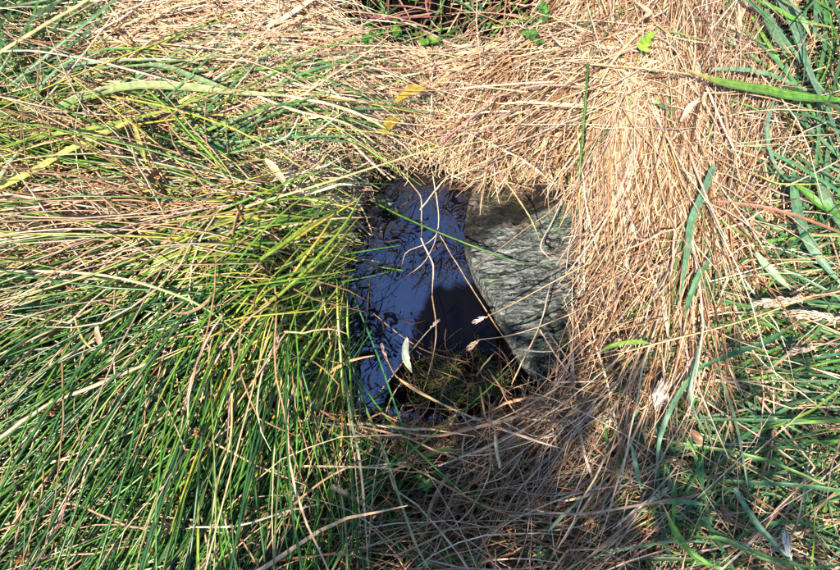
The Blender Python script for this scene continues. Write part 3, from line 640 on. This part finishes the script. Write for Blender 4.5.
blade('pale dry blade hanging at the centre left straw', [(265, 158), (275, 170), (290, 192)], 7, (0.55, 0.50, 0.26), lift=0.06)
straw('straight amber stalk standing among the lower rushes', [(232, 393), (230, 440), (217, 483), (203, 576)], 3.4, (0.55, 0.40, 0.16), lift=0.06)
straw('zigzag brown straw low in the rushes', [(60, 503), (80, 506), (105, 517), (133, 527), (160, 527)], 2.8, (0.4, 0.22, 0.12), lift=0.05)
straw('thin bent straw above the zigzag straw', [(107, 445), (85, 480), (61, 503)], 2.4, TAN, lift=0.05)
straw('thin pink straw lying level at the bottom left', [(190, 527), (240, 525), (290, 510), (320, 505)], 2.6, PINK, lift=0.06)
straw('dark yellow bent stem in the left rushes', [(75, 318), (83, 340), (95, 352)], 3.4, (0.3, 0.26, 0.08), lift=0.06)
blade('curled papery brown leaf lying in the rushes', [(168, 312), (185, 314), (203, 305), (217, 288)], 4, (0.40, 0.25, 0.14), lift=0.05)
blade('small upright buff leaf in the left rushes', [(96, 322), (99, 335), (104, 352)], 5, (0.44, 0.29, 0.18), lift=0.06)
blade('shrivelled dark brown leaf in the upper left straw', [(145, 190), (150, 178), (166, 166)], 10, (0.16, 0.07, 0.04), lift=0.04, tw=(0.6, 1.2))
# centre top
rush('single dark green upright stem above the stone', [(588, 63), (585, 110), (581, 150), (579, 192)], 3.2, DGREEN, (0.10, 0.2, 0.03), lift=0.08)
straw('orange straw hanging below the upright green stem', [(579, 192), (580, 220), (582, 256)], 2.8, ORANGE, TAN, zs=(0.08, 0.05, 0.02))
straw('purplish red stem slanting up right of the yellow leaves', [(441, 142), (467, 120), (497, 92), (510, 82)], 3.4, (0.42, 0.14, 0.16), (0.5, 0.3, 0.2), name='red_stem', lift=0.04)
straw('dark pink stem lying level in the top centre gap', [(360, 16), (385, 17), (415, 17), (450, 15)], 3.6, (0.36, 0.10, 0.14), (0.25, 0.08, 0.08), name='red_stem', lift=0.03)
straw('straight straw running down right above the stone', [(467, 133), (497, 147), (527, 163), (563, 190)], 3.0, CREAM, lift=0.04)
straw('thin straw standing up in the top centre gap', [(477, 0), (476, 25), (480, 73)], 2.2, CREAM, lift=0.06)
blade('wide cream straw leaf curling right of the gap', [(548, 28), (553, 38), (562, 47), (570, 44)], 4, (0.58, 0.44, 0.28), lift=0.05)
blade('tan curled leaf at the top of the right sheaf', [(633, 0), (645, 8), (648, 14), (636, 22)], 7, (0.55, 0.38, 0.22), lift=0.05)
blade('broad pale straw leaf lying across the tan sheaf', [(680, 122), (690, 108), (702, 100), (712, 90)], 7, (0.6, 0.45, 0.32), lift=0.05)
straw('long brown straw crossing the sheaf diagonally', [(610, 80), (630, 120), (655, 150), (685, 186)], 2.8, (0.38, 0.22, 0.12), lift=0.05)
# over the pool and stone
rush('green rush bridging the pool to the stone', [(370, 199), (396, 213), (431, 228), (465, 242), (488, 251), (513, 260), (542, 264)], 2.6, (0.08, 0.2, 0.02), DGREEN, zs=(0.02, -0.01, -0.035, -0.045, -0.045, -0.042, -0.04))
straw('forked pale straw dangling over the water', [(433, 176), (438, 209), (438, 231), (428, 243), (406, 253), (401, 267)], 1.8, CREAM, PINK, zs=(-0.0, -0.03, -0.05, -0.06, -0.06, -0.07))
straw('pale straw branch curving down left over the water', [(438, 228), (434, 245), (424, 263), (410, 275)], 1.7, PINK, zs=(-0.045, -0.055, -0.06, -0.07))
straw('bent straw hanging straight down over the water', [(399, 168), (412, 186), (420, 198), (421, 220), (421, 240)], 1.7, TAN, CREAM, zs=(0.02, 0, -0.02, -0.04, -0.06))
straw('thick pinkish straw tip hanging lowest over the water', [(421, 238), (428, 252), (433, 267), (432, 300)], 2.8, PINK, zs=(-0.055, -0.06, -0.065, -0.08))
straw('short straw poking up right at the top of the water', [(420, 210), (432, 194), (450, 173)], 2.4, CREAM, zs=(-0.03, -0.01, 0.02))
straw('thin straw slanting across the dark wedge beside the stone', [(440, 236), (458, 265), (478, 298), (500, 332), (522, 362)], 1.8, (0.4, 0.28, 0.16), zs=(-0.05, -0.05, -0.05, -0.045, -0.04))
straw('reddish straw lying level over the left water', [(350, 249), (375, 243), (402, 239)], 2.0, (0.4, 0.2, 0.14), zs=(-0.02, -0.05, -0.07))
straw('v shaped straw at the top left of the water', [(352, 195), (364, 212), (373, 236), (360, 222)], 2.6, CREAM, TAN, zs=(0.02, 0, -0.03, -0.02))
straw('brown straw lying across lower water and moss', [(372, 312), (400, 335), (430, 352), (470, 362)], 1.8, (0.3, 0.18, 0.1), zs=(-0.08, -0.07, -0.06, -0.05))
straw('upright brown straw standing in the moss', [(432, 296), (436, 330), (432, 360), (422, 395)], 2.2, (0.4, 0.28, 0.16), zs=(-0.08, -0.06, -0.05, -0.05))
straw('short stiff straw poking out of mud under the stone', [(476, 376), (486, 363), (496, 351)], 2.6, (0.5, 0.36, 0.2), zs=(-0.05, -0.03, -0.01))
straw('stalk leaning across the lower half of the stone', [(512, 384), (525, 356), (539, 328), (546, 305), (553, 272)], 2.4, TAN, PINK, zs=(-0.02, 0.0, 0.01, 0.02, 0.03))
straw('thin stalk bent down right on the stone', [(540, 330), (552, 348), (565, 366), (580, 382)], 2.2, PINK, zs=(0.01, 0.01, 0.01, 0.01))
straw('pale thread of straw level on the stone foot', [(517, 349), (535, 351), (556, 352)], 2.0, (0.55, 0.46, 0.36), zs=(-0.01, -0.005, 0.0))
straw('straw in front of the dark stone ledge', [(506, 182), (520, 202), (532, 222), (541, 246)], 2.4, TAN, (0.24, 0.28, 0.08), zs=(0.03, 0.01, 0.0, -0.01))
straw('kinked straw bending left over the stone ledge', [(565, 195), (552, 222), (541, 246), (552, 260)], 2.4, PINK, zs=(0.03, 0.02, 0.01, 0.01))
# below the pool
straw('orange tipped bent straw below the pool', [(480, 387), (483, 405), (490, 424), (533, 440), (565, 450)], 3.4, ORANGE, PINK, lift=0.05)
straw('long straw joining the bent straw from the left', [(398, 378), (440, 403), (488, 424)], 2.8, TAN, zs=(-0.02, 0.02, 0.03))
blade('pale ribbon of dry leaf curving down below the pool', [(449, 474), (438, 492), (430, 510), (425, 536)], 4.5, (0.42, 0.27, 0.17), lift=0.03, taper=EVEN)
blade('pale dry leaf slanting down at the lower left hollow', [(331, 486), (350, 496), (374, 511)], 4.5, (0.4, 0.28, 0.18), lift=0.04, taper=EVEN)
blade('yellow green leaf lying level below the moss', [(425, 458), (440, 451), (462, 450)], 7, (0.16, 0.24, 0.05), lift=0.03)
straw('brown straw reaching up right across the rushes foot', [(278, 518), (320, 483), (345, 468), (368, 459)], 2.8, (0.48, 0.28, 0.16), lift=0.05)
straw('long curved brown straw along the bottom hollow', [(395, 556), (440, 535), (470, 510), (490, 470), (486, 430)], 2.8, (0.46, 0.32, 0.18), lift=0.03)
straw('cream splayed straw bundle below the stone', [(500, 468), (497, 450), (496, 425)], 6, (0.6, 0.46, 0.26), lift=0.04)
rush('blue green rush hanging to the bottom edge', [(345, 370), (352, 420), (361, 467), (370, 577)], 4.0, (0.14, 0.28, 0.12), (0.5, 0.36, 0.28), lift=0.05)
rush('long bright rush falling right across the bottom', [(352, 365), (366, 408), (384, 450), (413, 537), (434, 577)], 3.6, (0.08, 0.26, 0.05), (0.45, 0.36, 0.2), lift=0.05)
rush('thin rush slanting from the water edge to the hollow', [(352, 292), (372, 340), (388, 383), (402, 425), (418, 463)], 2.6, (0.05, 0.18, 0.06), zs=(-0.02, -0.01, 0.01, 0.02, 0.01))
rush('dark rush crossing below the moss', [(340, 355), (390, 420), (430, 462), (485, 512)], 2.6, (0.06, 0.2, 0.03), zs=(0.0, 0.02, 0.03, 0.02))
rush('yellow rush standing at the left rim of the pool', [(343, 395), (341, 360), (338, 320), (337, 280)], 4.2, (0.42, 0.42, 0.08), (0.3, 0.38, 0.05), lift=0.05)
rush('bright green rush along the left rim of the pool', [(352, 420), (350, 370), (347, 330), (346, 296)], 3.6, (0.10, 0.28, 0.03), (0.26, 0.38, 0.04), lift=0.05)

# ------------------------------------------------------------------ flowering stalks with seed heads
def seed_stalk(label, stem_px, head_px, w=2.2, hw=7, cs=TAN, ch=(0.62, 0.46, 0.34), lift=0.06, zs=None, zh=None, name='seed_stalk', nsp=60):
    C = path(stem_px, lift, zs); root = empty(name, C[0]); tag(root, label, 'seed stalk')
    v, q, c = sweep(C[None], np.array([w * 0.5 * 0.00143]), np.array([cs]), np.array([cs]), 'tube')
    link('stem', mesh_from('stem', v - C[0], q, c, M_STRAW), root)
    H = path(head_px, lift, zh, 24); N = nsp
    t = rng.random(N); i = np.minimum((t * 23).astype(int), 22); base = H[i] + (H[i + 1] - H[i]) * (t * 23 - i)[:, None]
    d = norm(H[-1] - H[0]); side = norm(rng.normal(0, 1, (N, 3))); r = hw * 0.5 * 0.00143 * np.sin(np.pi * (0.12 + 0.8 * t)) ** 0.7
    tip = base + d * (r * 2.2)[:, None] + side * r[:, None]; mid = (base + tip) / 2 + side * (r * 0.35)[:, None]
    Cc = np.stack([base, mid, tip], 1); cc = colors([ch, tuple(0.8 * np.array(ch))], (2, 1), N)
    v, q, c = sweep(Cc, np.maximum(r * 0.32, 0.0006), cc, cc, 'tube', taper=np.array([0.6, 1.0, 0.15]))
    link('seed_head', mesh_from('seed_head', v - C[0], q, c, M_STRAW), root)
seed_stalk('largest buff seed head crossing in from the right edge', [(852, 288), (825, 294), (800, 299)], [(806, 298), (780, 301), (754, 303)], 3, 9, nsp=90, lift=0.09)
seed_stalk('plump pale seed head at the right edge below the largest', [(856, 322), (846, 320), (835, 319)], [(846, 320), (815, 315), (788, 313)], 3, 9, nsp=90, lift=0.08)
seed_stalk('small cream seed head pointing left under the others', [(840, 338), (825, 344), (812, 348)], [(816, 347), (803, 350), (790, 354)], 2, 6, lift=0.07)
straw('very long golden stalk from the right edge to the stone', [(850, 286), (800, 300), (740, 321), (660, 342), (570, 366)], 3.2, (0.62, 0.46, 0.18), (0.56, 0.40, 0.2), lift=0.07)
seed_stalk('pale seed spike reaching over the stone to the dark wedge', [(600, 257), (554, 282), (520, 300), (486, 317)], [(488, 316), (481, 319), (474, 322)], 2, 5.5, zs=(0.06, 0.04, 0.01, -0.02), zh=(-0.02, -0.03), nsp=30, ch=(0.66, 0.46, 0.4))
seed_stalk('lower brown seed spike reaching across the stone', [(600, 297), (570, 314), (520, 333), (478, 341)], [(480, 340), (475, 343), (469, 348)], 2, 6, zs=(0.06, 0.03, 0.0, -0.03), zh=(-0.03, -0.04), nsp=30, cs=(0.4, 0.28, 0.18), ch=(0.42, 0.3, 0.2))
seed_stalk('budded stalk leaning over the water at its lower edge', [(436, 402), (403, 383), (391, 368), (384, 350)], [(388, 362), (385, 354), (383, 346)], 2.4, 5, zs=(0.0, -0.02, -0.03, -0.04), zh=(-0.035, -0.04), nsp=20, cs=(0.5, 0.33, 0.17), ch=(0.5, 0.34, 0.26))
seed_stalk('tiny budded stalk rising behind the pale willow leaf', [(372, 402), (398, 368), (418, 343), (436, 322)], [(430, 328), (434, 324), (438, 319)], 1.8, 4, zs=(-0.06, -0.05, -0.04, -0.03), zh=(-0.03, -0.03), nsp=16, cs=(0.36, 0.24, 0.16), ch=(0.5, 0.36, 0.28))
seed_stalk('feathery grey seed head in the brown straw', [(650, 440), (655, 420), (656, 408)], [(655, 412), (657, 400), (662, 388)], 2, 11, nsp=70, ch=(0.42, 0.34, 0.28), lift=0.04)
seed_stalk('white feathery seed head at the bottom right', [(800, 576), (792, 562), (790, 555)], [(791, 560), (788, 548), (786, 536)], 2, 6, nsp=50, ch=(0.6, 0.56, 0.5), lift=0.05)
def flower_cluster(label, px, py, w):
    c = top_point(np.array(px, float), np.array(py, float), 0.03); root = empty('rush_flower', c); tag(root, label, 'flower')
    N = 40; d = norm(rng.normal(0, 1, (N, 3))); r = uni(0.5, 1.0, N) * w * 0.5 * 0.00143
    Cc = np.stack([0 * d, d * r[:, None] * 0.6, d * r[:, None]], 1); cc = colors([(0.2, 0.09, 0.03), (0.34, 0.17, 0.06)], (1, 1), N)
    v, q, cl = sweep(Cc, r * 0.22, cc, cc, 'tube', taper=np.array([0.4, 1.0, 0.3])); link('floret_cluster', mesh_from('floret_cluster', v, q, cl, M_STRAW), root)
    e = np.stack([np.linspace(0, -0.03, 6), np.linspace(0, -0.012, 6), np.linspace(0, -0.02, 6)], -1)[None]
    v, q, cl = sweep(e, np.array([0.0013]), np.array([DGREEN]), np.array([DGREEN]), 'tube'); link('stem', mesh_from('stem', v, q, cl, M_RUSH), root)
flower_cluster('brown rush flower cluster at the left on the thick pink stalk', 50, 410, 14)
flower_cluster('reddish brown rush flower cluster at the left edge', 4, 313, 13)
flower_cluster('small brown rush flower cluster in the dark lower rushes', 197, 433, 9)
flower_cluster('orange brown rush flower cluster near the bottom left corner', 24, 557, 14)
flower_cluster('red brown rush flower cluster at the bottom of the rushes', 150, 545, 16)

# ------------------------------------------------------------------ fallen leaves and a small herb
def leaf(label, a, b, w, c0, c1, z, bow=0.15, ridge=(0.3, 0.25, 0.1), name='fallen_leaf', edge=0.12, roll=0.0, cat='leaf'):
    A = P(np.array(a[0], float), np.array(a[1], float), z[0]); Bp = P(np.array(b[0], float), np.array(b[1], float), z[1])
    d = norm(Bp - A); sd = norm(np.cross(d, [0, 0, 1])); up = np.cross(sd, d); L = np.linalg.norm(Bp - A)
    sd2 = sd * math.cos(roll) + up * math.sin(roll); up2 = np.cross(sd2, d)
    n, m = 20, 9; V = []; Cc = []
    for i in range(n):
        t = i / (n - 1); hw = w * 0.5 * 0.00143 * max(0.02, math.sin(math.pi * t ** 0.85) ** 0.75) * (1 + edge * rng.normal() * 0.5)
        for j in range(m):
            x = j / (m - 1) * 2 - 1
            V.append(A - A + d * L * t + sd2 * (hw * x + bow * L * math.sin(math.pi * t) * 0.5) + up2 * (0.28 * hw * abs(x) + 0.06 * L * math.sin(math.pi * t) + hw * 0.1 * math.sin(9 * t + 4 * x)))
            f = rng.random() * 0.35 + 0.65 * vnoise(np.array(t * 5.0), np.array(x * 3.0), 5 + w); Cc.append(np.array(c0) * (1 - f) + np.array(c1) * f)
    Q = [(i * m + j, i * m + j + 1, (i + 1) * m + j + 1, (i + 1) * m + j) for i in range(n - 1) for j in range(m - 1)]
    root = empty(name, A); tag(root, label, cat)
    V = np.array(V); link('leaf_blade', mesh_from('leaf_blade', V, Q, np.array(Cc), M_LEAF), root)
    mid = V.reshape(n, m, 3)[:, m // 2] + up2 * 0.0006
    v, q, c = sweep(mid[None], np.array([0.0006]), np.array([ridge]), np.array([ridge]), 'tube'); link('midrib', mesh_from('midrib', v, q, c, M_LEAF), root)
tz = lambda x, y, l=0.012: float(top_point(np.array(float(x)), np.array(float(y)), l)[2])
leaf('silvery pale willow leaf standing on the moss', (407, 337), (412, 373), 8, (0.50, 0.54, 0.40), (0.34, 0.40, 0.26), (-0.02, -0.04), 0.3, (0.6, 0.62, 0.5), roll=0.3)
leaf('small mustard yellow leaf nearest the pool', (398, 117), (382, 136), 13, (0.50, 0.34, 0.03), (0.34, 0.22, 0.02), (tz(398, 117, .07), tz(382, 137, .07)), 0.05)
leaf('larger yellow brown leaf on the straw above the other leaf', (427, 86), (394, 103), 12, (0.60, 0.43, 0.03), (0.34, 0.2, 0.03), (tz(426, 86, .07), tz(395, 103, .07)), 0.05)
leaf('dark olive leaf lying in the water at the upper left', (377, 196), (398, 212), 12, (0.10, 0.12, 0.07), (0.05, 0.06, 0.04), (-0.085, -0.095), 0.1, (0.1, 0.1, 0.06))
leaf('brown curled dead leaf in the lower right straw', (722, 505), (730, 525), 7, (0.25, 0.13, 0.08), (0.15, 0.08, 0.05), (tz(722, 505), tz(730, 525)), 0.1)
leaf('rust brown dead leaf among the blue green grass', (692, 430), (702, 446), 8, (0.34, 0.18, 0.10), (0.22, 0.11, 0.06), (tz(692, 430), tz(702, 446)), 0.1)
def herb(label, px, py, n, w, c, l=0.03, name='herb_sprig'):
    o = top_point(np.array(float(px)), np.array(float(py)), l); root = empty(name, o); tag(root, label, 'herb'); r = w * 0.00143
    n = n * 2 + 1; hd = uni(0, 6.283, 1)[0]; sv = np.array([math.cos(hd), math.sin(hd), 0.0])
    for k in range(n):
        f = k / (n - 1); a = hd + (-1) ** k * (1.25 - 0.9 * f) + rng.normal(0, 0.3); t = np.linspace(0, 1, 6); d = np.array([math.cos(a), math.sin(a), 0.35 * rng.normal()])
        Cn = sv * r * 1.3 * (f - 0.5) + (d[None] * t[:, None] * r * 0.6 * uni(0.6, 1.2, 1)) + np.array([0, 0, 1]) * (0.3 * r * t * (1 - t))[:, None]
        ck = np.array([c]) * uni(0.6, 1.25, 1)
        v, q, cl = sweep(Cn[None], np.array([r * 0.17]) * uni(0.8, 1.3, 1), ck, ck * 0.85, 'blade', np.array([[rng.normal(0, 0.6), 0.3]]), np.array([0.25, 0.8, 1, 0.85, 0.6, 0.08]))
        link('leaflet', mesh_from('leaflet', v, q, cl, M_LEAF), root)
    st = sv * r * 1.3 * np.linspace(0.5, -1.2, 6)[:, None] + np.array([0, 0, -0.012]) * (np.linspace(0, 1, 6) ** 2)[:, None]
    v, q, cl = sweep(st[None], np.array([0.0007]), np.array([c]), np.array([c]), 'tube'); link('stem', mesh_from('stem', v, q, cl, M_LEAF), root)
herb('bright yellow green herb sprig at the top of the sheaf', 645, 44, 6, 15, (0.24, 0.40, 0.04), 0.05)
for (x, y, n_, w_, c_, l_) in [(372, 36, 5, 16, (0.07, 0.2, 0.03), 'dark green herb sprig left in the top centre gap'), (398, 28, 6, 14, (0.10, 0.24, 0.03), 'green herb sprig under the dark pink stem'),
                           (432, 42, 6, 15, (0.16, 0.28, 0.04), 'light green herb sprig at the lower middle of the gap'), (532, 36, 5, 16, (0.08, 0.2, 0.03), 'green herb sprig right in the top centre gap'),
                           (545, 12, 6, 18, (0.10, 0.24, 0.04), 'larger green herb sprig at the gap right end'), (662, 105, 4, 9, (0.14, 0.26, 0.1), 'tiny grey green sprig inside the tan sheaf'),
                           (424, 483, 6, 10, (0.08, 0.2, 0.03), 'tiny dark green sprig in the hollow below the pool')]:
    herb(l_, x, y, n_, w_, c_)

# ------------------------------------------------------------------ unseen bush added behind the viewer: stands in for the viewer's own shadow
def willow(loc, lobes):  # added leafy blocker, its lobes shaped to cast the shade below the pool
    root = tag(empty('added_shade_bush', loc), 'unseen bush added behind the viewer to shade the lower right grass', 'bush')
    L0 = np.array(loc)
    for k in range(9):
        cen, rad, _ = lobes[k % 2]; e = cen + np.array(rad) * norm(rng.normal(0, 1, 3)) * uni(0.3, 0.8, 1) - L0; rad = np.array(rad); t = np.linspace(0, 1, 10)[:, None]
        Cn = e * t + np.array([0, 0, 0.12]) * np.sin(np.pi * t) + rng.normal(0, 0.008, (10, 3)) * t
        v, q, c = sweep(Cn[None], np.array([0.011]), np.array([(0.14, 0.10, 0.06)]), np.array([(0.2, 0.14, 0.06)]), 'tube', taper=np.linspace(1, 0.2, 10))
        link('stem', mesh_from('stem', v, q, c, M_STRAW), root)
    b = np.concatenate([cn + norm(rng.normal(0, 1, (m, 3))) * (rng.random((m, 1)) ** 0.45) * np.array(rd) - L0 for cn, rd, m in lobes]); nl = len(b)
    dr = norm(rng.normal(0, 1, (nl, 3)) + np.array([0, 0, -0.4])); ln = uni(0.05, 0.09, nl); t = np.linspace(0, 1, 5)
    Cn = b[:, None] + dr[:, None] * (t[None, :, None] * ln[:, None, None]) + np.array([0, 0, -0.012]) * (t ** 2)[None, :, None]
    c0 = colors([(0.07, 0.14, 0.04), (0.11, 0.18, 0.05), (0.3, 0.25, 0.04)], (5, 4, 1), nl)
    v, q, c = sweep(Cn, uni(0.006, 0.010, nl), c0, c0, 'blade', rng.normal(0, 1, (nl, 2)), np.array([0.25, 0.85, 1, 0.75, 0.08]))
    o = link('crown', mesh_from('crown', v, q, c, M_LEAF), root); o['kind'] = 'stuff'
SV = np.array(SUN_DIR) / SUN_DIR.z * 1.45
willow((SV[0] + 0.0, SV[1] - 0.55, 0.0), [(np.array([0.09, -0.31, 0.0]) + SV, (0.24, 0.17, 0.24), 560), (np.array([0.44, -0.26, 0.0]) + SV, (0.28, 0.20, 0.22), 130)])  # added unseen bush, stands in for the viewer's own shadow

# ------------------------------------------------------------------ meadow running on beyond the frame
N = 16000; q = rng.uniform(-2.4, 2.4, (N, 2)); pp = to_px(np.concatenate([q, np.zeros((N, 1))], 1))
out = ~((pp[:, 0] > -110) & (pp[:, 0] < 950) & (pp[:, 1] > -70) & (pp[:, 1] < 650) & (q[:, 1] > -0.75)); q = q[out]; N = len(q)
az = uni(0, 6.283, N); el = uni(0.2, 1.2, N); ln = uni(0.12, 0.4, N); t = np.linspace(0, 1, 6)
Cn = np.stack([q[:, :1] + np.cos(az)[:, None] * t * (ln * np.cos(el))[:, None], q[:, 1:] + np.sin(az)[:, None] * t * (ln * np.cos(el))[:, None], (ln * np.sin(el))[:, None] * (t - 0.6 * t * t)], -1)
c0 = colors(STRAW + RUSH, (3, 3, 3, 3, 2, 1, 3, 4, 2, 2, 1, 1), N)
o = Bundle().add(Cn, np.ones(N, bool), uni(0.001, 0.0025, N), c0, c0, 'blade', 0.5).emit('grass', 'meadow_grass', M_LEAF, None, 0)
tag(o, 'mixed green and dry meadow grass round the edge of the view', 'grass', kind='stuff')
